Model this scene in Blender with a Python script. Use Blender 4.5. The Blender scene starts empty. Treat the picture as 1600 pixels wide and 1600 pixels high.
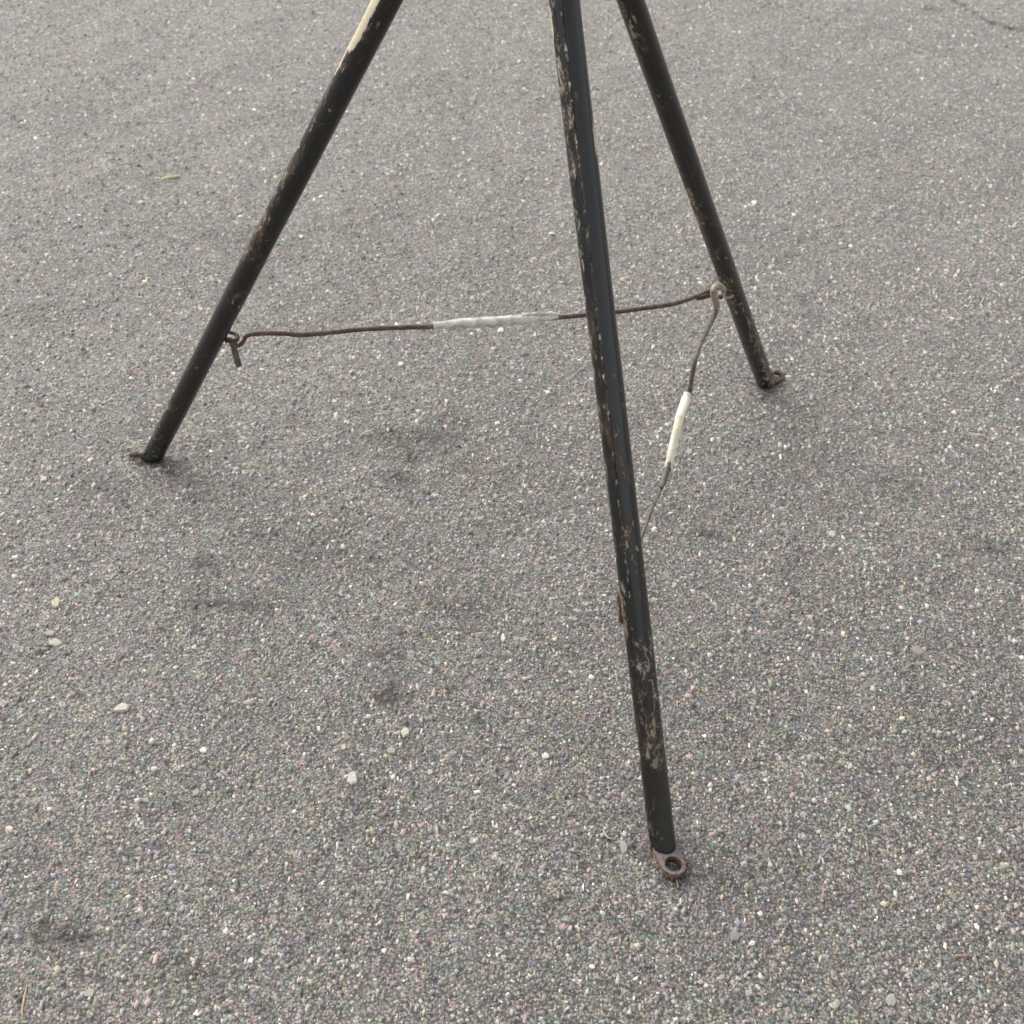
import bpy, bmesh, math, random
import numpy as np
from mathutils import Vector, Matrix
random.seed(7); rng = np.random.default_rng(11)
R = math.radians
scene = bpy.context.scene
COL = scene.collection

# ------------------------------------------------------------------ camera
CAM_H, FPX, PITCH, ROLL = 1.5, 2034.6, R(42.14), R(2.46)
CAM = Vector((0, 0, CAM_H))
FWD = Vector((0, math.cos(PITCH), -math.sin(PITCH)))
_r = Vector((1, 0, 0)); _u = _r.cross(FWD)
RIGHT = _r*math.cos(ROLL) + _u*math.sin(ROLL)
UP = -_r*math.sin(ROLL) + _u*math.cos(ROLL)
cam_d = bpy.data.cameras.new('camera'); cam = bpy.data.objects.new('camera', cam_d); COL.objects.link(cam)
m = Matrix((RIGHT, UP, -FWD)).transposed().to_4x4(); m.translation = CAM
cam.matrix_world = m
cam_d.sensor_width = 36; cam_d.lens = FPX/1600*36
cam_d.clip_start = .05; cam_d.clip_end = 1000
cam_d.dof.use_dof = True; cam_d.dof.focus_distance = 1.75; cam_d.dof.aperture_fstop = 9
scene.camera = cam

# ------------------------------------------------------------------ light
SUN_EL, SUN_AZ = R(42), R(-50)          # azimuth clockwise from +Y: the sun stands to the left
world = bpy.data.worlds.new("World"); scene.world = world; world.use_nodes = True
wn = world.node_tree.nodes; wl = world.node_tree.links
bg = wn['Background']; sky = wn.new('ShaderNodeTexSky'); sky.sky_type = 'NISHITA'; sky.sun_disc = False
sky.sun_elevation = SUN_EL; sky.sun_rotation = SUN_AZ; sky.dust_density = 4.0; sky.air_density = 1.0; sky.ozone_density = 1.0
hs = wn.new('ShaderNodeHueSaturation'); hs.inputs['Saturation'].default_value = .18
wl.new(sky.outputs[0], hs.inputs['Color']); wl.new(hs.outputs[0], bg.inputs['Color'])
bg.inputs['Strength'].default_value = .15
sd = bpy.data.lights.new('sun', 'SUN'); sd.energy = .8; sd.angle = R(100); sd.color = (1.0, .9, .74)
sun = bpy.data.objects.new('sun', sd); COL.objects.link(sun)
sdir = Vector((math.sin(SUN_AZ)*math.cos(SUN_EL), math.cos(SUN_AZ)*math.cos(SUN_EL), math.sin(SUN_EL)))
sun.rotation_euler = sdir.to_track_quat('Z', 'Y').to_euler()
vs = scene.view_settings
vs.view_transform = 'Standard'; vs.look = 'None'; vs.gamma = 1; vs.use_curve_mapping = False
vs.exposure = .56

# ------------------------------------------------------------------ helpers
def ray(px, py):
    return (FWD + RIGHT*((px-800)/FPX) + UP*((800-py)/FPX))
def gp(px, py, z=0.0):
    d = ray(px, py); return CAM + d*((z-CAM_H)/d.z)
def on_plane(px, py, p, n):
    d = ray(px, py); return CAM + d*((p-CAM).dot(n)/d.dot(n))
def link(name, me, mat=None, parent=None):
    o = bpy.data.objects.new(name, me); COL.objects.link(o)
    if mat: me.materials.append(mat)
    if parent: o.parent = parent
    return o
def smooth(me):
    for p in me.polygons: p.use_smooth = True
def catmull(P, n=8):
    P = [Vector(p) for p in P]; Q = [P[0]*2-P[1]] + P + [P[-1]*2-P[-2]]; out = []
    for i in range(1, len(Q)-2):
        a, b, c, d = Q[i-1:i+3]
        for k in range(n):
            t = k/n
            out.append(.5*((2*b)+(c-a)*t+(2*a-5*b+4*c-d)*t*t+(3*b-a-3*c+d)*t**3))
    out.append(P[-1]); return out
def tube(name, pts, radii, mat, parent=None, seg=14, wob=0.0, cap=True, closed=False, hollow=0.0, seed=0):
    """swept tube along pts with a radius per point and a small hand-worn irregularity"""
    rr = random.Random(seed+len(pts)); pts = [Vector(p) for p in pts]; n = len(pts)
    if not hasattr(radii, '__len__'): radii = [radii]*n
    T = []
    for i in range(n):
        a = pts[(i-1) % n] if (closed or i) else pts[0]; b = pts[(i+1) % n] if (closed or i < n-1) else pts[-1]
        T.append((b-a).normalized())
    nrm = T[0].orthogonal().normalized(); V = []; F = []; UV = []; L = 0
    for i in range(n):
        nrm = (nrm - T[i]*nrm.dot(T[i])).normalized(); bi = T[i].cross(nrm)
        for k in range(seg):
            a = 2*math.pi*k/seg; r = radii[i]*(1+wob*rr.uniform(-1, 1))
            V.append(pts[i] + (nrm*math.cos(a) + bi*math.sin(a))*r)
    rings = n if closed else n-1
    for i in range(rings):
        for k in range(seg):
            a = i*seg+k; b = i*seg+(k+1) % seg; j = (i+1) % n
            F.append((a, b, j*seg+(k+1) % seg, j*seg+k))
    if hollow and not closed:       # open pipe ends with wall thickness
        for e, s in ((0, 1), (n-1, -1)):
            c = pts[e]; base = len(V)
            for k in range(seg): V.append(c + (V[e*seg+k]-c)*(1-hollow))
            for k in range(seg): V.append(c + (V[e*seg+k]-c)*(1-hollow) + T[e]*s*.06)
            for k in range(seg):
                k2 = (k+1) % seg
                q1 = (e*seg+k2, e*seg+k, base+k, base+k2); q2 = (base+k2, base+k, base+seg+k, base+seg+k2)
                F += [q1, q2] if e == 0 else [q1[::-1], q2[::-1]]
            F.append(tuple(base+seg+k for k in range(seg)))
    elif cap and not closed:
        F.append(tuple(range(seg))[::-1]); F.append(tuple((n-1)*seg+k for k in range(seg)))
    me = bpy.data.meshes.new(name); me.from_pydata([tuple(v) for v in V], [], F); me.update(); smooth(me)
    me.set_sharp_from_angle(angle=R(50))
    return link(name, me, mat, parent)
def tag(o, label=None, cat=None, group=None, kind=None):
    for k, v in (('label', label), ('category', cat), ('group', group), ('kind', kind)):
        if v: o[k] = v
    return o

class NT:
    def __init__(s, name):
        s.m = bpy.data.materials.new(name); s.m.use_nodes = True; s.t = s.m.node_tree
        s.b = s.t.nodes['Principled BSDF']
    def n(s, ty, **kw):
        nd = s.t.nodes.new('ShaderNode'+ty)
        for k, v in kw.items():
            if k.startswith('i_'): nd.inputs[k[2:].replace('_', ' ')].default_value = v
            else: setattr(nd, k, v)
        return nd
    def l(s, a, b): s.t.links.new(a, b)
    def noise(s, vec, scale, detail=3, rough=.55, dist=0):
        nd = s.n('TexNoise'); nd.inputs['Scale'].default_value = scale; nd.inputs['Detail'].default_value = detail
        nd.inputs['Roughness'].default_value = rough; nd.inputs['Distortion'].default_value = dist
        s.l(vec, nd.inputs['Vector']); return nd
    def ramp(s, fac, stops, interp='LINEAR'):
        nd = s.n('ValToRGB'); cr = nd.color_ramp; cr.interpolation = interp
        while len(cr.elements) < len(stops): cr.elements.new(.5)
        for e, (p, c) in zip(cr.elements, stops):
            e.position = p; e.color = (c, c, c, 1) if not hasattr(c, '__len__') else (*c, 1)
        s.l(fac, nd.inputs[0]); return nd.outputs[0]
    def mix(s, fac, a, b, mode='MIX'):
        nd = s.n('Mix', data_type='RGBA', blend_type=mode)
        for sock, v in ((nd.inputs[0], fac), (nd.inputs[6], a), (nd.inputs[7], b)):
            if hasattr(v, 'links'): s.l(v, sock)
            elif hasattr(v, '__len__'): sock.default_value = (*v, 1)
            else: sock.default_value = v
        return nd.outputs[2]
    def math(s, op, a, b=0.0):
        nd = s.n('Math', operation=op)
        for k, v in ((0, a), (1, b)):
            if hasattr(v, 'links'): s.l(v, nd.inputs[k])
            else: nd.inputs[k].default_value = v
        return nd.outputs[0]
    def bump(s, h, dist, strength=1.0):
        nd = s.n('Bump'); nd.inputs['Distance'].default_value = dist; nd.inputs['Strength'].default_value = strength
        s.l(h, nd.inputs['Height']); s.l(nd.outputs[0], s.b.inputs['Normal'])

# ------------------------------------------------------------------ materials
PAL = [(.155, .148, .135), (.24, .23, .205), (.10, .095, .088), (.29, .20, .185), (.145, .175, .125), (.31, .255, .175), (.135, .155, .18), (.22, .15, .185), (.175, .205, .165), (.34, .32, .28)]
PAL = [tuple(.66*x+.34*(sum(c)/3)*w for x, w in zip(c, (1.035, 1.0, .945))) for c in PAL]
def mat_asphalt():
    t = NT('asphalt'); tc = t.n('TexCoord'); P = tc.outputs['Object']
    v1 = t.n('TexVoronoi', feature='F1'); v1.inputs['Scale'].default_value = 280; t.l(P, v1.inputs['Vector'])
    v2 = t.n('TexVoronoi', feature='F1'); v2.inputs['Scale'].default_value = 145; t.l(P, v2.inputs['Vector'])
    def cell(v, stops):
        sp = t.n('SeparateColor'); t.l(v.outputs['Color'], sp.inputs[0])
        return t.ramp(sp.outputs[0], stops, 'CONSTANT'), sp
    st = [(i/10, c) for i, c in enumerate(PAL)]
    c1, s1 = cell(v1, [(p, tuple(x*1.12 for x in c)) for p, c in st]); c2, s2 = cell(v2, [(p, tuple(x*1.45 for x in c)) for p, c in st])
    isbig = t.ramp(s2.outputs[1], [(0, 0), (.70, 1)], 'CONSTANT')
    col = t.mix(isbig, c1, c2)
    gap = t.ramp(v1.outputs['Distance'], [(.3, 1.0), (.7, .3)])           # bitumen between the grains
    col = t.mix(1, col, gap, 'MULTIPLY')
    wht = t.ramp(s1.outputs[2], [(0, 0), (.982, 1)], 'CONSTANT')
    col = t.mix(t.math('MULTIPLY', wht, .7), col, (.6, .58, .53))
    n1 = t.noise(P, 34, 3, .6); n1c = t.mix(.2, (.5, .5, .5), n1.outputs['Color'])
    tone = t.mix(1, col, t.mix(1, n1c, (2, 2, 2), 'MULTIPLY'), 'MULTIPLY')
    n2 = t.noise(P, 3.0, 5, .65, .6); f2 = t.ramp(n2.outputs[0], [(.25, .84), (.75, 1.14)])
    tone = t.mix(1, tone, f2, 'MULTIPLY')
    at = t.n('Attribute', attribute_name='dirt_shade'); nb = t.noise(P, 120, 3, .7)  # this mask also carries the contact shade painted at the feet
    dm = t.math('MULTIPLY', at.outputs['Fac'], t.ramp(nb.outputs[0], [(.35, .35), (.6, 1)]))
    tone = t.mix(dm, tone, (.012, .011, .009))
    t.l(t.math('SUBTRACT', .38, t.math('MULTIPLY', dm, .38)), t.b.inputs['Sheen Weight']); t.l(tone, t.b.inputs['Base Color']); t.b.inputs['Roughness'].default_value = .66; t.b.inputs['Sheen Weight'].default_value = .38; t.b.inputs['Sheen Roughness'].default_value = .45; t.b.inputs['Sheen Tint'].default_value = (1, .97, .93, 1)
    t.b.inputs['Specular IOR Level'].default_value = .5
    h = t.math('ADD', t.math('MULTIPLY', t.ramp(v1.outputs['Distance'], [(0, 1), (.9, 0)]), .6), t.math('MULTIPLY', n1.outputs[0], .8))
    h = t.math('ADD', h, t.math('MULTIPLY', t.ramp(v2.outputs['Distance'], [(0, 1), (.8, 0)]), .6))
    t.bump(h, .0014, .8); return t.m
def mat_grit():
    t = NT('aggregate'); at = t.n('Attribute', attribute_name='tint')
    tc = t.n('TexCoord'); n = t.noise(tc.outputs['Object'], 900, 2)
    col = t.mix(1, at.outputs['Color'], t.ramp(n.outputs[0], [(.3, .8), (.7, 1.15)]), 'MULTIPLY')
    t.l(col, t.b.inputs['Base Color']); t.b.inputs['Roughness'].default_value = .66; t.b.inputs['Sheen Weight'].default_value = .38; t.b.inputs['Sheen Roughness'].default_value = .45; t.b.inputs['Sheen Tint'].default_value = (1, .97, .93, 1)
    t.b.inputs['Specular IOR Level'].default_value = .5
    return t.m
def mat_paint(name, wear=.62, rust=.6, low=None):
    """old black gloss paint: chips down to a cream primer, rust blooms, dusty film. V runs along the leg."""
    t = NT(name); tc = t.n('TexCoord'); mp = t.n('Mapping'); t.l(tc.outputs['Object'], mp.inputs[0])
    mp.inputs['Scale'].default_value = (1, 1, .45); P = mp.outputs[0]
    at = t.n('Attribute', attribute_name='wear')
    big = t.noise(P, 14, 4, .65, .5); fine = t.noise(P, 190, 6, .75, .6); mid = t.noise(P, 48, 4, .65, .8)
    base = t.mix(t.ramp(mid.outputs[0], [(.4, 0), (.75, 1)]), (.003, .0035, .0035), (.011, .010, .009))
    # rust
    rf = t.math('ADD', t.math('MULTIPLY', big.outputs[0], .6), t.math('MULTIPLY', mid.outputs[0], .55))
    rm = t.ramp(t.math('ADD', rf, t.math('MULTIPLY', at.outputs['Fac'], .28)), [(rust+.06, 0), (rust+.16, 1)])
    rc = t.ramp(fine.outputs[0], [(.3, (.03, .012, .006)), (.6, (.10, .045, .02)), (.8, (.17, .10, .055))])
    col = t.mix(rm, base, rc)
    # chips to primer
    v = t.n('TexVoronoi', feature='F1'); v.inputs['Scale'].default_value = 95
    dv = t.n('VectorMath', operation='ADD'); t.l(P, dv.inputs[0]); sc = t.n('VectorMath', operation='SCALE'); t.l(fine.outputs['Color'], sc.inputs[0]); sc.inputs['Scale'].default_value = .012
    t.l(sc.outputs[0], dv.inputs[1]); t.l(dv.outputs[0], v.inputs['Vector'])
    cm = t.math('ADD', t.math('MULTIPLY', fine.outputs[0], .8), t.math('MULTIPLY', mid.outputs[0], .38))
    cm = t.math('ADD', cm, t.math('MULTIPLY', at.outputs['Fac'], .30))
    chip = t.ramp(cm, [(wear+.12, 0), (wear+.15, 1)])
    cc = t.ramp(mid.outputs[0], [(.35, (.07, .055, .04)), (.6, (.30, .26, .19)), (.75, (.5, .46, .36))])
    col = t.mix(chip, col, cc)
    bare_glint = t.n('Attribute', attribute_name='bare_glint')
    bm_ = t.ramp(t.math('ADD', bare_glint.outputs['Fac'], t.math('MULTIPLY', t.math('SUBTRACT', fine.outputs[0], .5), .9)), [(.48, 0), (.58, 1)])
    col = t.mix(bm_, col, t.mix(mid.outputs[0], (.42, .34, .22), (.86, .78, .58)))  # cream serves exposed primer and the painted gloss highlight
    t.l(col, t.b.inputs['Base Color'])
    rg = t.math('ADD', t.math('MULTIPLY', t.math('MAXIMUM', t.math('MAXIMUM', rm, chip), bm_), .35), t.math('MULTIPLY', mid.outputs[0], .5))
    t.l(t.math('SUBTRACT', rg, .03), t.b.inputs['Roughness']); t.b.inputs['Specular IOR Level'].default_value = .7
    hh = t.math('SUBTRACT', t.math('MULTIPLY', fine.outputs[0], .3), chip)
    t.bump(hh, .0006, .7); return t.m
def mat_rod(name, a, b, c, rough=.6, sc=60):
    t = NT(name); tc = t.n('TexCoord'); P = tc.outputs['Object']
    n = t.noise(P, sc, 5, .7, .5); n2 = t.noise(P, sc*6, 3, .6)
    col = t.ramp(t.math('ADD', t.math('MULTIPLY', n.outputs[0], .7), t.math('MULTIPLY', n2.outputs[0], .3)), [(.34, a), (.5, b), (.66, c)])
    t.l(col, t.b.inputs['Base Color']); t.b.inputs['Roughness'].default_value = rough
    t.bump(n2.outputs[0], .0008, .8); return t.m
def mat_plain(name, col, var=.15, rough=.7, sc=200):
    t = NT(name); tc = t.n('TexCoord'); n = t.noise(tc.outputs['Object'], sc, 3, .6)
    c = t.ramp(n.outputs[0], [(.3, tuple(x*(1-var) for x in col)), (.7, tuple(min(.9, x*(1+var)) for x in col))])
    t.l(c, t.b.inputs['Base Color']); t.b.inputs['Roughness'].default_value = rough
    t.bump(n.outputs[0], .0008, .5); return t.m
M_ASPH = mat_asphalt(); M_GRIT = mat_grit(); M_PAINT = mat_paint('worn_black_paint')
M_RUST = mat_rod('rusty_steel', (.025, .015, .011), (.06, .032, .02), (.15, .085, .04), .6, 130)
M_ORUST = mat_rod('orange_rust', (.06, .03, .017), (.16, .08, .038), (.45, .32, .2), .6, 150)
M_WIRE = mat_rod('brown_wire', (.035, .022, .018), (.09, .055, .042), (.20, .15, .12), .5, 90)
M_WIREG = mat_rod('dull_galvanised_wire', (.05, .045, .04), (.10, .09, .08), (.22, .18, .13), .5)
M_LUG = mat_rod('bare_grey_steel', (.10, .075, .065), (.17, .15, .155), (.30, .26, .22), .45, 120)
M_PALE = mat_rod('pale_weathered_steel', (.13, .09, .065), (.36, .29, .22), (.58, .50, .39), .5, 110)
M_SLV = mat_rod('dirty_white_hose', (.24, .25, .18), (.60, .59, .52), (.85, .83, .78), .4, 60)
M_SLV2 = mat_rod('cream_hose', (.66, .56, .36), (.90, .87, .70), (.93, .91, .80), .45, 110)

# ------------------------------------------------------------------ asphalt (one sheet to the horizon)
def axis(lo, hi, step, far):
    a = list(np.arange(lo, hi+1e-6, step)); s = step; x = a[-1]
    while x < far: s *= 1.35; x += s; a.append(x)
    s = step; x = a[0]
    while x > -far: s *= 1.35; x -= s; a.insert(0, x)
    return np.array(a)
X = axis(-2.1, 2.1, .0105, 250); Y = axis(.5, 4.6, .0105, 250)
GX, GY = np.meshgrid(X, Y)
def undul(x, y):
    z = np.zeros_like(x); r = np.random.default_rng(3)
    for wl_, am, cnt in ((.9, .0016, 5), (.32, .0010, 7), (.12, .0006, 9), (.05, .0003, 10)):
        for _ in range(cnt):
            th = r.uniform(0, math.pi); k = 2*math.pi/(wl_*r.uniform(.75, 1.3))
            z += am/math.sqrt(cnt)*1.3*np.sin(k*(x*math.cos(th)+y*math.sin(th)) + r.uniform(0, 6.3))
    return z
def segdist(x, y, pts):
    d = np.full_like(x, 9.0)
    for (ax, ay), (bx, by) in zip(pts[:-1], pts[1:]):
        vx, vy = bx-ax, by-ay; t = np.clip(((x-ax)*vx+(y-ay)*vy)/(vx*vx+vy*vy), 0, 1)
        d = np.minimum(d, np.hypot(x-ax-t*vx, y-ay-t*vy))
    return d
near = ((np.abs(GX) < 2.5) & (GY > 0) & (GY < 5.2))
GZ = np.where(near, undul(GX, GY), 0)
g2 = lambda a, b: (gp(a, b).x, gp(a, b).y)
CRACK = [g2(*p) for p in ((1440, -40), (1470, -8), (1496, 4), (1512, 14), (1535, 30), (1562, 40), (1600, 48), (1660, 62))]
# dirty spots and painted contact shade (pixel centre, half sizes in metres along x and y, strength)
SPOTS = [(1051, 1362, .013, .013, 1.6), (1020, 1335, .012, .010, .8), (1197, 606, .016, .010, .4), (238, 722, .016, .010, .4), (1085, 1372, .02, .014, .2), (606, 1082, .016, .016, 1.0), (596, 1020, .03, .009, .45), (78, 1452, .026, .016, .55), (115, 1462, .02, .01, .6), (375, 945, .05, .008, .9), (335, 940, .02, .015, .35),  # entries at the feet paint in contact shade and the plate hole's darkness
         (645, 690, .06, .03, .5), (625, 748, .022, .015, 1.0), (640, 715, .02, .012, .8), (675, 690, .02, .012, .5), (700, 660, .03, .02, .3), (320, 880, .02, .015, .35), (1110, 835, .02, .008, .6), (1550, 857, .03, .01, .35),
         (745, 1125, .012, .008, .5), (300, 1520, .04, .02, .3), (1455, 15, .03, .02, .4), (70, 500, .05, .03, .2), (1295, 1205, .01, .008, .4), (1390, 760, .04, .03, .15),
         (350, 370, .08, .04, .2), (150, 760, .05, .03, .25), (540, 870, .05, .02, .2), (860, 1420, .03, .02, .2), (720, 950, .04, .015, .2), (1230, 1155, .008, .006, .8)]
def dirt_shade_at(x, y):
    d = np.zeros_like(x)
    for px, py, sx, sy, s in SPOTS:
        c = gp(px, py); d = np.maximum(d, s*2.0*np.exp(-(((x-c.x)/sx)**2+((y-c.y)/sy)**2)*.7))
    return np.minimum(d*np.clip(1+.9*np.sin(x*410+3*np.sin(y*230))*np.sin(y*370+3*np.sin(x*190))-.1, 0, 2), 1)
wig = lambda x, y: segdist(x+.006*np.sin(y*190)+.004*np.sin(x*310), y+.006*np.sin(x*160), CRACK)
DASH = np.clip(.5+.8*np.sin(GX*75+2*np.sin(GX*31)), .35, 1)
GZ -= np.where(near, .008*np.exp(-(wig(GX, GY)/.009)**2)*DASH, 0)
DIRT_SHADE = np.where(near, np.maximum(dirt_shade_at(GX, GY), .95*np.exp(-(wig(GX, GY)/.009)**2)*DASH), 0)
ny, nx = GX.shape
idx = np.arange(ny*nx).reshape(ny, nx)
quads = np.stack([idx[:-1, :-1], idx[:-1, 1:], idx[1:, 1:], idx[1:, :-1]], -1).reshape(-1, 4)
def fast_mesh(name, V, loops, starts, totals, smooth_=False):
    me = bpy.data.meshes.new(name)
    me.vertices.add(len(V)); me.vertices.foreach_set('co', np.ascontiguousarray(V, np.float32).ravel())
    me.loops.add(len(loops)); me.loops.foreach_set('vertex_index', loops.astype(np.int32))
    me.polygons.add(len(starts)); me.polygons.foreach_set('loop_start', starts.astype(np.int32))
    me.update(calc_edges=True); me.validate()
    if smooth_: me.polygons.foreach_set('use_smooth', np.ones(len(starts), bool))
    return me
gme = fast_mesh('asphalt_ground', np.stack([GX, GY, GZ], -1).reshape(-1, 3), quads.ravel(), np.arange(len(quads))*4, None, True)
a = gme.attributes.new('dirt_shade', 'FLOAT', 'POINT'); a.data.foreach_set('value', DIRT_SHADE.astype(np.float32).ravel())  # stains plus the shade painted round the feet
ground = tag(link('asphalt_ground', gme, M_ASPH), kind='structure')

# ------------------------------------------------------------------ aggregate standing proud of the bitumen
def chips(name, P, S, A, H, TINT, seat=.35):
    """P centre xy, S size, A angle, H height; each chip: jittered quad base, inset tilted top (10 triangles)"""
    n = len(P); ang = A[:, None] + np.array([0, .5, 1, 1.5])*math.pi + rng.uniform(-.45, .45, (n, 4))
    rad = S[:, None]*rng.uniform(.34, .68, (n, 4))
    el = rng.uniform(.6, 1.25, n)[:, None]
    bx = rad*np.cos(ang)*el; by = rad*np.sin(ang)/el
    ca, sa = np.cos(A)[:, None], np.sin(A)[:, None]
    z0 = undul(P[:, 0], P[:, 1])[:, None] + 0*bx
    bot = np.stack([P[:, :1]+bx, P[:, 1:]+by, z0-H[:, None]*seat], -1)
    k = rng.uniform(.55, .85, (n, 4))
    tilt = rng.normal(0, .28, (n, 2))
    tz = z0 + H[:, None] + (bx*tilt[:, :1] + by*tilt[:, 1:])
    top = np.stack([P[:, :1]+bx*k, P[:, 1:]+by*k, tz], -1)
    V = np.concatenate([bot, top], 1).reshape(-1, 3)
    f = np.array([[4, 5, 6, 7], [0, 1, 5, 4], [1, 2, 6, 5], [2, 3, 7, 6], [3, 0, 4, 7]])
    L = (f[None] + 8*np.arange(n)[:, None, None]).reshape(-1)
    me = fast_mesh(name, V, L, np.arange(n*5)*4, None)
    at = me.attributes.new('tint', 'FLOAT_COLOR', 'POINT')
    c4 = np.concatenate([TINT, np.ones((n, 1))], 1); at.data.foreach_set('color', np.repeat(c4, 8, 0).astype(np.float32).ravel())
    return link(name, me, M_GRIT)
pal = np.array(PAL)*1.5
def scatter(n, zpow):
    # uniform in the camera's footprint with a margin on every side, denser towards the near ground
    out = []
    while sum(len(o) for o in out) < n:
        y = .45 + 4.1*rng.random(n)**zpow; hw = .42+.44*y
        x = rng.uniform(-1, 1, n)*hw; keep = rng.random(n) < hw/hw.max()
        out.append(np.stack([x, y], -1)[keep])
    return np.concatenate(out)[:n]
N1 = 212000
P = scatter(N1, 1.25); S = np.clip(rng.lognormal(math.log(.0039), .42, N1), .0017, .0115)*(1+.12*(P[:, 1]-1))
ci = rng.integers(0, len(pal), N1); T = pal[ci]*np.clip(rng.lognormal(.03, .34, (N1, 1)), .62, 2.6)
T = T*(1+rng.normal(0, .03, (N1, 3)))
w = rng.random(N1) < .013; T[w] = np.array([.72, .69, .62])*rng.uniform(.6, 1.15, (w.sum(), 1)); S[w] *= 1.05
far = np.clip((P[:, 1]-1.4)/2, 0, 1)[:, None]; T = T*(1-.15*far)+.15*far*.3
lt = rng.random(N1) < .07; T[lt] *= 1.55
dd = np.clip(dirt_shade_at(P[:, 0], P[:, 1])*rng.uniform(.3, 1.5, N1) + .95*np.exp(-(segdist(P[:, 0], P[:, 1], CRACK)/.012)**2), 0, 1)[:, None]
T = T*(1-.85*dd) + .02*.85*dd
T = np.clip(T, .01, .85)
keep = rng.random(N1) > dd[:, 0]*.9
H = S*rng.uniform(.10, .32, N1)*(1-.5*far[:, 0])
agg = chips('asphalt_aggregate', P[keep], S[keep], rng.uniform(0, 6.3, N1)[keep], H[keep], T[keep])
tag(agg, 'small grey pink and buff stone chips set all over the asphalt', 'aggregate', kind='stuff')
# a few hundred larger and paler loose grains
N2 = 5000
P = scatter(N2, 1.2); S = np.clip(rng.lognormal(math.log(.0066), .25, N2), .004, .0125)
T = pal[rng.integers(0, len(pal), N2)]; T = (T*.6+T.mean(1, keepdims=True)*np.array([1.04, 1, .93])*.4)*rng.uniform(.85, 1.7, (N2, 1))
grit = chips('loose_grit', P, S, rng.uniform(0, 6.3, N2), S*rng.uniform(.14, .34, N2), np.clip(T, 0, .6), .2)
tag(grit, 'slightly larger loose grains of grit lying on the asphalt', 'grit', kind='stuff')
# fibres of dry grass
def fibres(n):
    P = scatter(n, 1.1); V = []; F = []
    for i, (x, y) in enumerate(P):
        a = random.uniform(0, math.pi); L = random.uniform(.005, .014); w_ = random.uniform(.0004, .0008); c = random.uniform(-.3, .3)
        z = float(undul(np.array([x]), np.array([y]))[0]) + .0016; b = len(V)
        for k in range(4):
            t = k/3-.5; aa = a+c*t; px_ = x+math.cos(aa)*L*t; py_ = y+math.sin(aa)*L*t
            nx_, ny_ = -math.sin(aa)*w_, math.cos(aa)*w_
            V += [(px_+nx_, py_+ny_, z), (px_-nx_, py_-ny_, z), (px_, py_, z+.0009)]
        for k in range(3):
            q = b+3*k; F += [(q, q+3, q+5, q+2), (q+2, q+5, q+4, q+1)]
    me = bpy.data.meshes.new('dry_fibres'); me.from_pydata(V, [], F); me.update()
    return link('dry_fibres', me, mat_plain('dry_grass', (.36, .32, .22)))
tag(fibres(900), 'thin dry plant fibres scattered over the asphalt', 'plant debris', kind='stuff')

# ------------------------------------------------------------------ tripod
APEX = Vector((-.01024, 1.05537, .79829))*1.5
FOOT = [Vector((-.42859, 1.17261, 0))*1.5, Vector((.32222, 1.37359, 0))*1.5, Vector((.14829, .66294, 0))*1.5]
RAD = .0233*1.5/2
tri = bpy.data.objects.new('metal_tripod', None); COL.objects.link(tri); cen = (FOOT[0]+FOOT[1]+FOOT[2])/3
tri.location = (0, 0, 0)
tag(tri, 'tall metal tripod with three worn black tube legs and wire ties between them', 'tripod')
def leg_mesh(foot, axis_, L, r, bare_glint_fn, wear_fn, seed, side):
    """tube along local Z; local +X is the side given; attributes wear and bare_glint carry the worn zones, the second also a painted gloss highlight"""
    seg, n = 40, 170; rr = random.Random(seed); V = []; F = []; W = []; B = []
    ph = [rr.uniform(0, 6.3) for _ in range(6)]
    for i in range(n+1):
        t = i/n*L
        for k in range(seg):
            a_ = 2*math.pi*k/seg
            d = 1+.010*math.sin(t*9+ph[0]+a_)+.008*math.sin(t*23+ph[1]+2*a_)
            V.append((r*d*math.cos(a_), r*d*math.sin(a_), t)); W.append(wear_fn(t, a_)); B.append(bare_glint_fn(t, a_))
    for i in range(n):
        for k in range(seg):
            F.append((i*seg+k, i*seg+(k+1) % seg, (i+1)*seg+(k+1) % seg, (i+1)*seg+k))
    # hollow bottom: wall and inside
    b = len(V)
    for k in range(seg): V.append((V[k][0]*.84, V[k][1]*.84, 0)); W.append(.6); B.append(0)
    for k in range(seg): V.append((V[k][0]*.84, V[k][1]*.84, .05)); W.append(.6); B.append(0)
    for k in range(seg):
        k2 = (k+1) % seg; F += [(k2, k, b+k, b+k2), (b+k2, b+k, b+seg+k, b+seg+k2)]
    F.append(tuple(b+seg+k for k in range(seg))); F.append(tuple(n*seg+k for k in range(seg)))
    me = bpy.data.meshes.new('leg'); me.from_pydata(V, [], F); me.update(); smooth(me); me.set_sharp_from_angle(angle=R(50))
    for nm, dat in (('wear', W), ('bare_glint', B)):
        at = me.attributes.new(nm, 'FLOAT', 'POINT'); at.data.foreach_set('value', dat)
    return me
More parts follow.
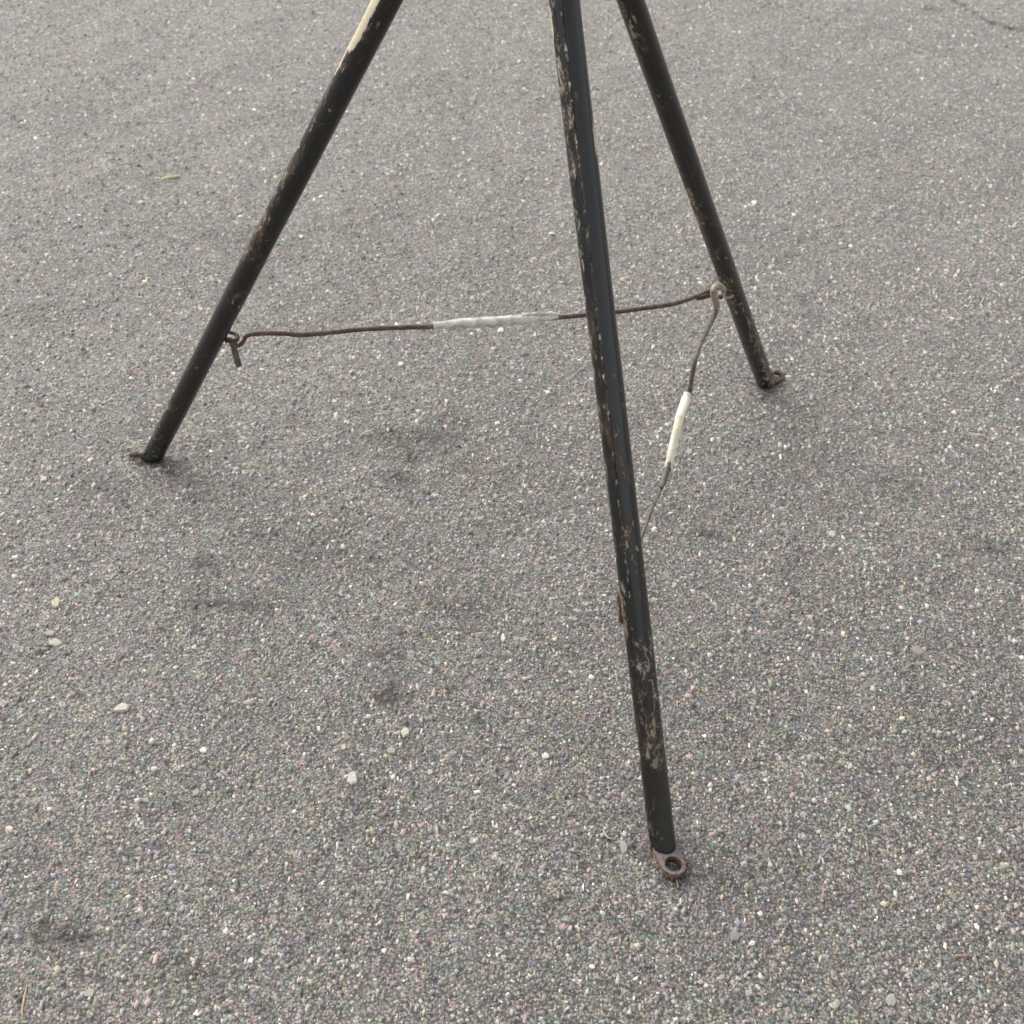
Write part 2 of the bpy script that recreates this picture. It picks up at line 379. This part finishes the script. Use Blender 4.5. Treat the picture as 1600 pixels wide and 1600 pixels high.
# for every leg: local frame with Z up the leg and X towards the viewer's left
legs = []; FR = []
def frame(foot):
    z = (APEX-foot).normalized(); left = -RIGHT
    x = (left - z*left.dot(z)).normalized(); y = z.cross(x)      # y points to or from the viewer
    return x, y, z
def bump1(v, c, w_): return math.exp(-((v-c)/w_)**2)
def adist(a_, b_): return abs((a_-b_+math.pi) % (2*math.pi)-math.pi)
def mk(i, bare_glint_fn, wear_fn):
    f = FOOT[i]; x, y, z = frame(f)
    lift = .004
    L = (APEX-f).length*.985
    me = leg_mesh(f, z, L, RAD, bare_glint_fn, wear_fn, i*13+5, x)
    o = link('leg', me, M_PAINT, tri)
    # the cut end sits flat on the ground: shift up the leg until the lowest rim touches
    up = RAD*math.sqrt(1-z.z**2)/z.z + lift
    mw = Matrix((x, y, z)).transposed().to_4x4(); mw.translation = f + z*up*.92
    o.matrix_world = mw
    # shear the bottom rim into the ground plane
    for v in me.vertices:
        w_ = v.co.z
        if w_ < .08:
            g = mw @ v.co; tz = (g.z-lift)/z.z
            v.co.z = w_ - tz*(1-w_/.08) if w_ > 0.0001 else w_ - tz
    me.update(); legs.append(o); FR.append((x, y, z)); return o
# angle convention: 0 = viewer's left edge; sign of the near side found per leg
def near_angle(i):
    x, y, z = frame(FOOT[i]); toc = (CAM-(FOOT[i]+APEX)/2); return math.atan2(toc.dot(y), toc.dot(x))
NA = [near_angle(i) for i in range(3)]
def tpos(i, py):         # distance up the leg seen at image row py
    lo, hi = 0.0, 1.0
    for _ in range(40):
        mm = (lo+hi)/2; Pp = FOOT[i].lerp(APEX, mm)-CAM
        yy = 800-FPX*Pp.dot(UP)/Pp.dot(FWD)
        if yy > py: lo = mm
        else: hi = mm
    return lo*(APEX-FOOT[i]).length
def edge(i, side, off):  # angle of the silhouette edge: side -1 left, +1 right, moved inward by off (radians)
    s = 1 if NA[i] > 0 else -1
    base = NA[i] - s*math.pi/2 if side < 0 else NA[i] + s*math.pi/2
    return base + (s*off if side < 0 else -s*off)
def zone(i, py0, py1, side, off, wa):
    t0, t1 = sorted((tpos(i, py0), tpos(i, py1))); e = edge(i, side, off); c, h = (t0+t1)/2, (t1-t0)/2
    return lambda t, a_: math.exp(-(max(0, abs(t-c)-h)/.02)**2)*math.exp(-(adist(a_, e)/wa)**2)
def allz(zs, base=0): return lambda t, a_: max([base]+[s*z_(t, a_) for s, z_ in zs])
mk(0, allz([(.95, zone(0, -150, 80, -1, .65, .58)), (.66, zone(0, 80, 130, -1, .35, .32)), (.6, zone(0, 236, 242, -1, .2, .2)), (.5, zone(0, 345, 355, -1, .35, .3))]),  # cream strip at the top paints in a gloss highlight; small ones are chips
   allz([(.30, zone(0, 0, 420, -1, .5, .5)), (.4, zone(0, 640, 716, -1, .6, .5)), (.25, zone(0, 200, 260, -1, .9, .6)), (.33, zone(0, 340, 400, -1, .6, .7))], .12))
mk(1, allz([(.5, zone(1, 560, 585, 1, 1.0, .3)), (.5, zone(1, 470, 490, 1, 1.2, .3))]),
   allz([(.34, zone(1, 10, 75, -1, 1.1, .9)), (.5, zone(1, 430, 475, -1, 1.0, 1.2)), (.5, zone(1, 290, 380, -1, .5, .8)), (.55, zone(1, 500, 600, 1, 1.0, .8))], .12))
mk(2, allz([(.75, zone(2, 35, 62, -1, .2, .35)), (.72, zone(2, 228, 248, 1, .35, .3)), (.55, zone(2, 1160, 1190, -1, .3, .3)), (.5, zone(2, 990, 1100, 1, .7, .25))]),
   allz([(.36, zone(2, 0, 430, -1, .55, .75)), (.36, zone(2, 420, 950, -1, .3, .35)), (.50, zone(2, 1010, 1200, 1, 1.2, 1.3)), (.6, zone(2, 930, 1000, -1, .4, .7)), (.5, zone(2, 1280, 1330, -1, .5, .6)), (.25, zone(2, 600, 930, 1, 1.3, .8))], .10))

def leg_child(i, name, me_or_obj):
    o = me_or_obj
    mw = o.matrix_world.copy(); o.parent = legs[i]; o.matrix_parent_inverse = legs[i].matrix_world.inverted(); o.name = name; return o
bpy.context.view_layer.update()
def paint_attr(o, bare_glint=0.0):
    for nm, v in (('wear', .3), ('bare_glint', bare_glint)):
        at = o.data.attributes.new(nm, 'FLOAT', 'POINT'); at.data.foreach_set('value', [v]*len(o.data.vertices))
# weld seam down the near leg
x, y, z = FR[2]; e = edge(2, -1, 1.30)
sp = []
for k in range(40):
    t = tpos(2, -60) + (tpos(2, 930)-tpos(2, -60))*k/39
    sp.append(FOOT[2] + z*t + (x*math.cos(e)+y*math.sin(e))*(RAD*1.0))
seam = tube('weld_seam', sp, .0016, M_PAINT, seg=6, wob=.25); paint_attr(seam, .44); leg_child(2, 'weld_seam', seam)  # pale flecks paint a highlight along the ridge

# foot plates: a tongue of flat bar under the tube ending in an eye with a hole
def foot_plate(i, direction, roll, tip, length, w_, hole, mat, z0=.0035, th_=.0042, side=None):
    """plate in local XY: tongue from -X to an eye at +X"""
    bm = bmesh.new(); th = th_; seg = 28
    out = []; inn = []
    R0 = w_/2
    for k in range(seg):
        a_ = 2*math.pi*k/seg; inn.append((length+hole*math.cos(a_), hole*math.sin(a_)))
        c, s = math.cos(a_), math.sin(a_)
        if c >= 0: out.append((length+R0*c, R0*s))
        else:
            # the tongue runs back under the tube
            q = (-c)
            out.append((length-q*(length+RAD*.7), R0*(1 if s >= 0 else -1)*(abs(s)**.15 if abs(s) > 1e-6 else 0)*(1+.12*q)))
    def bent(p, zz):
        X_, Y_ = p; lift_ = 0.0
        return Vector((X_, Y_, zz + .05*tip*max(0, X_/length)**2*length))
    vo = [[bm.verts.new(bent(p, zz)) for p in out] for zz in (0, th)]; vi = [[bm.verts.new(bent(p, zz)) for p in inn] for zz in (0, th)]
    for k in range(seg):
        j = (k+1) % seg
        bm.faces.new((vo[1][k], vo[1][j], vi[1][j], vi[1][k])); bm.faces.new((vo[0][j], vo[0][k], vi[0][k], vi[0][j]))
        bm.faces.new((vo[0][k], vo[0][j], vo[1][j], vo[1][k])); bm.faces.new((vi[0][j], vi[0][k], vi[1][k], vi[1][j]))
    bmesh.ops.recalc_face_normals(bm, faces=bm.faces)
    jr = random.Random(i)
    for v in bm.verts: v.co += Vector((jr.uniform(-1, 1), jr.uniform(-1, 1), jr.uniform(-1, 1)))*.00045
    me = bpy.data.meshes.new('foot_plate'); bm.to_mesh(me); bm.free()
    o = link('foot_plate', me, mat)
    if side:
        me.materials.append(side)
        for p in me.polygons:
            if abs(p.normal.z) < .5: p.material_index = 1
    d = Vector((direction[0], direction[1], 0)).normalized(); s_ = Vector((0, 0, 1)).cross(d)
    rot = Matrix((d, s_, Vector((0, 0, 1)))).transposed().to_4x4() @ Matrix.Rotation(roll, 4, 'X')
    rot.translation = FOOT[i] + Vector((0, 0, z0)); o.matrix_world = rot
    mod = o.modifiers.new('edge', 'BEVEL'); mod.width = .0008; mod.segments = 2; mod.limit_method = 'ANGLE'
    leg_child(i, 'foot_plate', o); return o
pc = gp(1050, 1358); dC = pc-FOOT[2]
foot_plate(2, dC, R(-4), .0, dC.length, .034, .0114, M_LUG, .003, .0095, M_ORUST)
pb = gp(1214, 592); dB = pb-FOOT[1]
foot_plate(1, dB, R(6), .0, .028, .029, .0078, M_RUST, .004, .0065)
pa = gp(212, 718); dA = pa-FOOT[0]
foot_plate(0, dA, R(30), .0, .026, .022, .0055, M_RUST, .007, .006)

# eyes and ties
def leg_pt(i, py, off=Vector((0, 0, 0))):
    t = tpos(i, py); return FOOT[i] + FR[i][2]*t + off
def ring(name, c, u, v, ru, rv, r, mat, a0=0, a1=2*math.pi, n=22, parent=None):
    full = abs(a1-a0) > 6.2
    pts = [c + u*(ru*math.cos(a0+(a1-a0)*k/(n if full else n-1))) + v*(rv*math.sin(a0+(a1-a0)*k/(n if full else n-1))) for k in range(n)]
    return tube(name, pts, r, mat, parent, seg=10, wob=.06, closed=full)
eA = leg_pt(0, 524); eB = leg_pt(1, 452); eC = leg_pt(2, 950)
nAB = (eB-eA).cross(Vector((0, 0, 1))).normalized()      # plane holding the first tie
PAB = lambda px, py: on_plane(px, py, eA, nAB)
UPV = Vector((0, 0, 1))
# staple eye on the left leg
dAB = (eB-eA).normalized()
cA = PAB(360, 526); oA = ring('eye', cA, (nAB*.6+dAB*.8).normalized(), (nAB*.8-dAB*.5-UPV*.2).normalized(), .0135, .009, .003, M_RUST)
leg_child(0, 'eye', oA)
# hanging stub hook from the left eye
stub = tube('hook', catmull([PAB(352, 531), PAB(360, 532), PAB(365, 540), PAB(368, 553), PAB(373, 571)], 5), .0052, M_WIREG, seg=12, wob=.05)
leg_child(0, 'hook', stub)
# tie 1
t1 = [PAB(372, 527), PAB(366, 536), PAB(373, 540), PAB(381, 532), PAB(386, 524), PAB(404, 521), PAB(440, 521), PAB(472, 523), PAB(520, 519), PAB(560, 515), PAB(620, 512), PAB(680, 510),
      PAB(760, 504), PAB(850, 498), PAB(905, 493), PAB(965, 487), PAB(1010, 481), PAB(1050, 475), PAB(1080, 466), PAB(1102, 457), PAB(1120, 450), PAB(1130, 449)]
pp = catmull(t1, 6)
tie1 = tube('tie_rod', pp, [.0036 if k < 24 else .0041 for k in range(len(pp))], M_WIRE, tri, seg=12, wob=.07)
tie1['label'] = 'dark brown rod tie running between the two far legs'
# sleeve on tie 1 : split hose, thick on the left, ragged taper on the right
sp_ = catmull([PAB(677, 508.5), PAB(700, 507), PAB(740, 504.5), PAB(790, 501), PAB(825, 498.5), PAB(850, 496.5), PAB(872, 494.5)], 8)
nS = len(sp_); rad = [.0062 if k < 5 else (.0062+.0022*min(1, (k-5)/6) if k < 30 else .0084-.0042*((k-30)/(nS-31))) for k in range(nS)]
slv = tube('sleeve', sp_, rad, M_SLV, seg=18, wob=.06); slv.parent = tie1; slv['label'] = 'dirty white hose sleeve, ragged at one end'
# a loose torn strip of the hose on top
strip = catmull([PAB(815, 493), PAB(835, 491), PAB(855, 490.5), PAB(874, 491)], 6)
fl = tube('sleeve_flap', [p+nAB*(-.001) for p in strip], [.0030+.0012*math.sin(k) for k in range(len(strip))], M_SLV, seg=8, wob=.2); fl.parent = tie1
# eye on the right leg
cB = PAB(1131, 455) ; sgn = -1 if nAB.dot(CAM-eB) < 0 else 1
tc_ = (CAM-eB).normalized(); eyB = ring('eye', leg_pt(1, 457) + tc_*(RAD+.003) - RIGHT*.010, RIGHT, UP, .0095, .0090, .0026, M_PALE); leg_child(1, 'eye', eyB)
eyB2 = ring('loop', PAB(1101, 463), (dAB+UPV*.15).normalized(), (nAB*.7+UPV*.7).normalized(), .013, .0075, .0036, M_RUST); eyB2.parent = tie1
# eye on the near leg, left and behind
nBC = (eC-eB).cross(UPV).normalized()
x, y, z = FR[2]; e = edge(2, -1, -.25)
cC = leg_pt(2, 950) + (x*math.cos(e)+y*math.sin(e))*(RAD*.95)
eyC = tube('eye', catmull([cC+z*.020-x*.001, cC+z*.014+x*.002, cC+z*.0+x*.001, cC-z*.014+x*.003, cC-z*.020-x*.001], 6), .0038, M_RUST, seg=10, wob=.1); leg_child(2, 'eye', eyC)
# tie 2 (hangs between the right leg and the near leg)
endC = cC + z*.004
nT = (endC-eB).cross(UPV).normalized()
PT = lambda px, py: on_plane(px, py, eB, nT)
up_ = [PT(1126, 464), PT(1130, 454), PT(1125, 446), PT(1118, 447), PT(1115, 458), PT(1119, 473), PT(1118, 488), PT(1108, 510), PT(1096, 535), PT(1087, 560), PT(1081, 590), PT(1077, 615)]
u_ = catmull(up_, 6); pxr = lambda p: (p-CAM).dot(FWD)/FPX
ru = [(4.2 if k < 20 else (4.9 if k < 32 else max(3.4, 4.9-.12*(k-32))))*pxr(p) for k, p in enumerate(u_)]
low_ = [PT(1077, 615), PT(1068, 650), PT(1056, 690), PT(1042, 735), PT(1034, 762), PT(1020, 793), PT(1004, 836), PT(985, 888)]
l_ = catmull(low_, 6)[1:]; rl = [(3.2 if k < 20 else 2.3)*pxr(p) for k, p in enumerate(l_)]
l_.append(endC); rl.append(2.2*pxr(endC))
tie2 = tube('tie_rod', u_+l_, ru+rl, M_WIREG, tri, seg=12, wob=.06)
hk = tube('hook', u_[:38], [q*1.10 for q in ru[:34]]+[ru[34]*1.07, ru[35]*1.04, ru[36]*1.0, ru[37]*.95], M_PALE, seg=12, wob=.07); hk.parent = tie2; hk['label'] = 'pale weathered hook end'
tie2['label'] = 'thin bent wire tie between the right leg and the near leg'
s2 = catmull([PT(1074, 615), PT(1071, 626), PT(1063, 650), PT(1056, 680), PT(1050, 705), PT(1044, 733)], 8)
r2 = [(6.0 if k < 6 else 7.6-.03*k)*pxr(p) for k, p in enumerate(s2)]
sl2 = tube('sleeve', s2, r2, M_SLV2, seg=18, wob=.035, hollow=.3); sl2.parent = tie2; sl2['label'] = 'bright cream hose sleeve'
fe = tube('ferrule', catmull([PT(1043.5, 732), PT(1040, 742), PT(1036, 755), PT(1033, 762)], 5), [x_*pxr(PT(1040, 745)) for x_ in (5.6, 5.6, 5.4, 5.2, 5, 4.9, 4.8, 4.7, 4.6, 4.4, 4.2, 4, 3.8, 3.4, 3, 2.6)], M_WIREG, seg=12, wob=.04); fe.parent = tie2
# head above the picture: a cap plate the three tubes are pinned to
hd = tube('head', [APEX+UPV*z_ for z_ in (-.055, -.05, .012, .02)], [.05, .056, .056, .044], M_PAINT, tri, seg=28); paint_attr(hd)

# ------------------------------------------------------------------ single stones and litter
def stone(px, py, wpx, hpx, col, label, ang=0, group='larger stone chips lying on the asphalt', seed=0, hf=.17):
    c = gp(px, py); dpx = (c-CAM).length/FPX; fs = -ray(px, py).normalized().z
    sx, sy = wpx*dpx/2, hpx*dpx/2/fs; rr = random.Random(seed*7+3); bm = bmesh.new(); n = 5 + seed % 2
    hh = min(sx, sy)*hf*2; rings = []
    rads = [rr.uniform(.72, 1.3) for _ in range(n)]; ph = rr.uniform(0, 6)
    tx, ty = rr.uniform(-.15, .15), rr.uniform(-.15, .15)
    for f, zz in ((1.0, 0), (.98, .35), (.78, .95)):
        rg = []
        for k in range(n):
            a_ = 2*math.pi*k/n+ph; X_ = sx*f*rads[k]*math.cos(a_)*rr.uniform(.95, 1.05); Y_ = sy*f*rads[k]*math.sin(a_)*rr.uniform(.95, 1.05)
            rg.append(bm.verts.new((X_, Y_, zz*hh*(1+rr.uniform(-.1, .1))+tx*X_+ty*Y_ if zz else -.001)))
        rings.append(rg)
    for a_, b_ in zip(rings[:-1], rings[1:]):
        for k in range(n): bm.faces.new((a_[k], a_[(k+1) % n], b_[(k+1) % n], b_[k]))
    tp = bm.verts.new((tx*.2*sx, ty*.2*sy, hh*(1+rr.uniform(-.1, .15))))
    for k in range(n): bm.faces.new((rings[-1][k], rings[-1][(k+1) % n], tp))
    bm.faces.new(rings[0][::-1])
    me = bpy.data.meshes.new('stone_chip'); bm.to_mesh(me); bm.free()
    o = link('stone_chip', me, mat_plain('stone', col, .14, .75, 260)); o.rotation_euler.z = ang
    o.location = (c.x, c.y, float(undul(np.array([c.x]), np.array([c.y]))[0])+.0006)
    return tag(o, label, 'stone', group)
ST = [(88, 943, 15, 15, (.60, .53, .41), 'cream stone chip near the left picture edge, just above a flat beige chip'),
      (88, 1006, 20, 11, (.50, .47, .40), 'flat beige stone chip near the left edge, just below a cream chip'),
      (79, 991, 15, 10, (.36, .32, .29), 'brownish stone chip touching the flat beige chip at the left edge'),
      (190, 1109, 23, 15, (.50, .47, .41), 'broad beige stone chip alone in the lower left of the asphalt'),
      (634, 1144, 18, 16, (.62, .57, .48), 'rounded off-white stone chip left of the near leg, below a dark dirt spot'),
      (551, 1217, 17, 21, (.55, .54, .48), 'large angular pale grey stone chip, lowest of the white chips left of the near leg'),
      (537, 1168, 11, 12, (.52, .48, .38), 'small triangular cream stone chip above the large angular pale grey one'),
      (536, 1209, 10, 11, (.33, .33, .29), 'dull grey stone chip touching the left side of the large angular pale chip'),
      (611, 1174, 14, 12, (.34, .32, .28), 'dull greyish stone chip below the rounded off-white chip'),
      (975, 1324, 14, 21, (.34, .33, .31), 'upright grey stone chip beside the foot of the near leg'),
      (140, 1552, 18, 13, (.34, .36, .31), 'grey green stone chip in the bottom left corner'),
      (318, 1172, 12, 8, (.75, .73, .66), 'bright white stone chip in the lower left, right of the broad beige chip'),
      (69, 750, 13, 9, (.50, .47, .41), 'pale stone chip left of the left leg foot, near the picture edge'),
      (1434, 1018, 20, 15, (.33, .28, .28), 'pinkish grey stone chip at the right, level with the middle of the near leg'),
      (1148, 1465, 17, 17, (.26, .25, .25), 'grey stone chip below and right of the near foot'),
      (926, 1510, 10, 7, (.75, .73, .68), 'small white stone chip at the bottom, below the near foot'),
      (392, 1499, 10, 9, (.7, .68, .62), 'small white stone chip at the bottom, left of centre'),
      (852, 1183, 11, 9, (.62, .6, .54), 'white stone chip just left of the lower part of the near leg'),
      (1178, 317, 9, 7, (.72, .7, .64), 'tiny white stone chip right of the right leg'),
      (1300, 834, 12, 9, (.6, .56, .5), 'white stone chip at mid right, beyond the hanging wire'),
      (786, 996, 8, 13, (.66, .65, .6), 'slim white stone chip between the dirt spot and the near leg'),
      (1467, 1449, 9, 9, (.44, .43, .42), 'round pale grey stone chip near the bottom right corner'),
      (1526, 1448, 9, 11, (.75, .74, .7), 'bright white stone chip near the bottom right corner'),
      (1077, 703, 11, 9, (.45, .44, .41), 'pale stone chip right of the cream sleeve'),
      (782, 517, 12, 8, (.6, .57, .5), 'white stone chip just below the dirty white sleeve'),
      (626, 570, 9, 7, (.55, .52, .46), 'pale stone chip below the brown tie rod, left of the sleeve'),
      (307, 1237, 11, 13, (.35, .33, .31), 'grey stone chip between the left edge and the large angular pale chip'),
      (1392, 1565, 16, 17, (.36, .37, .33), 'greenish grey stone chip at the bottom right edge'),
      (1172, 985, 9, 8, (.5, .48, .44), 'small pale stone chip right of the near leg, level with its lower eye'),
      (672, 1205, 8, 9, (.48, .46, .42), 'small pale stone chip right of the large angular pale chip')]
for i, s in enumerate(ST): stone(*s, seed=i)
def sliver(pts, wpx, mat, name, label, cat, hgt=.002):
    P_ = catmull([gp(*p)+Vector((0, 0, hgt+.0006*(k % 2))) for k, p in enumerate(pts)], 5); n = len(P_)
    r_ = [max(.15, math.sin(math.pi*(k+.5)/n)**.5)*wpx/2*pxr(p) for k, p in enumerate(P_)]
    o = tube(name, P_, r_, mat, seg=7, wob=.12)
    return tag(o, label, cat)
sliver([(251, 282), (262, 279), (272, 277), (281, 276)], 5.4, mat_plain('yellow_blade', (.88, .80, .46), .15), 'grass_blade', 'yellow blade of dry grass lying left of the left leg', 'grass blade')
sliver([(35, 1590), (36, 1574), (39, 1558), (43, 1540)], 3.6, mat_plain('straw', (.58, .42, .25), .15), 'straw', 'tan piece of straw in the bottom left corner', 'straw')
sliver([(1488, 1497), (1496, 1495), (1505, 1495), (1514, 1494)], 4.6, mat_plain('pink_wood', (.42, .27, .22), .15), 'wood_splinter', 'pinkish brown wood splinter near the bottom right corner', 'splinter')
sliver([(941, 1296), (946, 1306), (950, 1310), (956, 1312)], 3.0, mat_plain('pale_stem', (.5, .46, .33), .15), 'stem', 'short pale bent stem left of the near foot', 'stem')
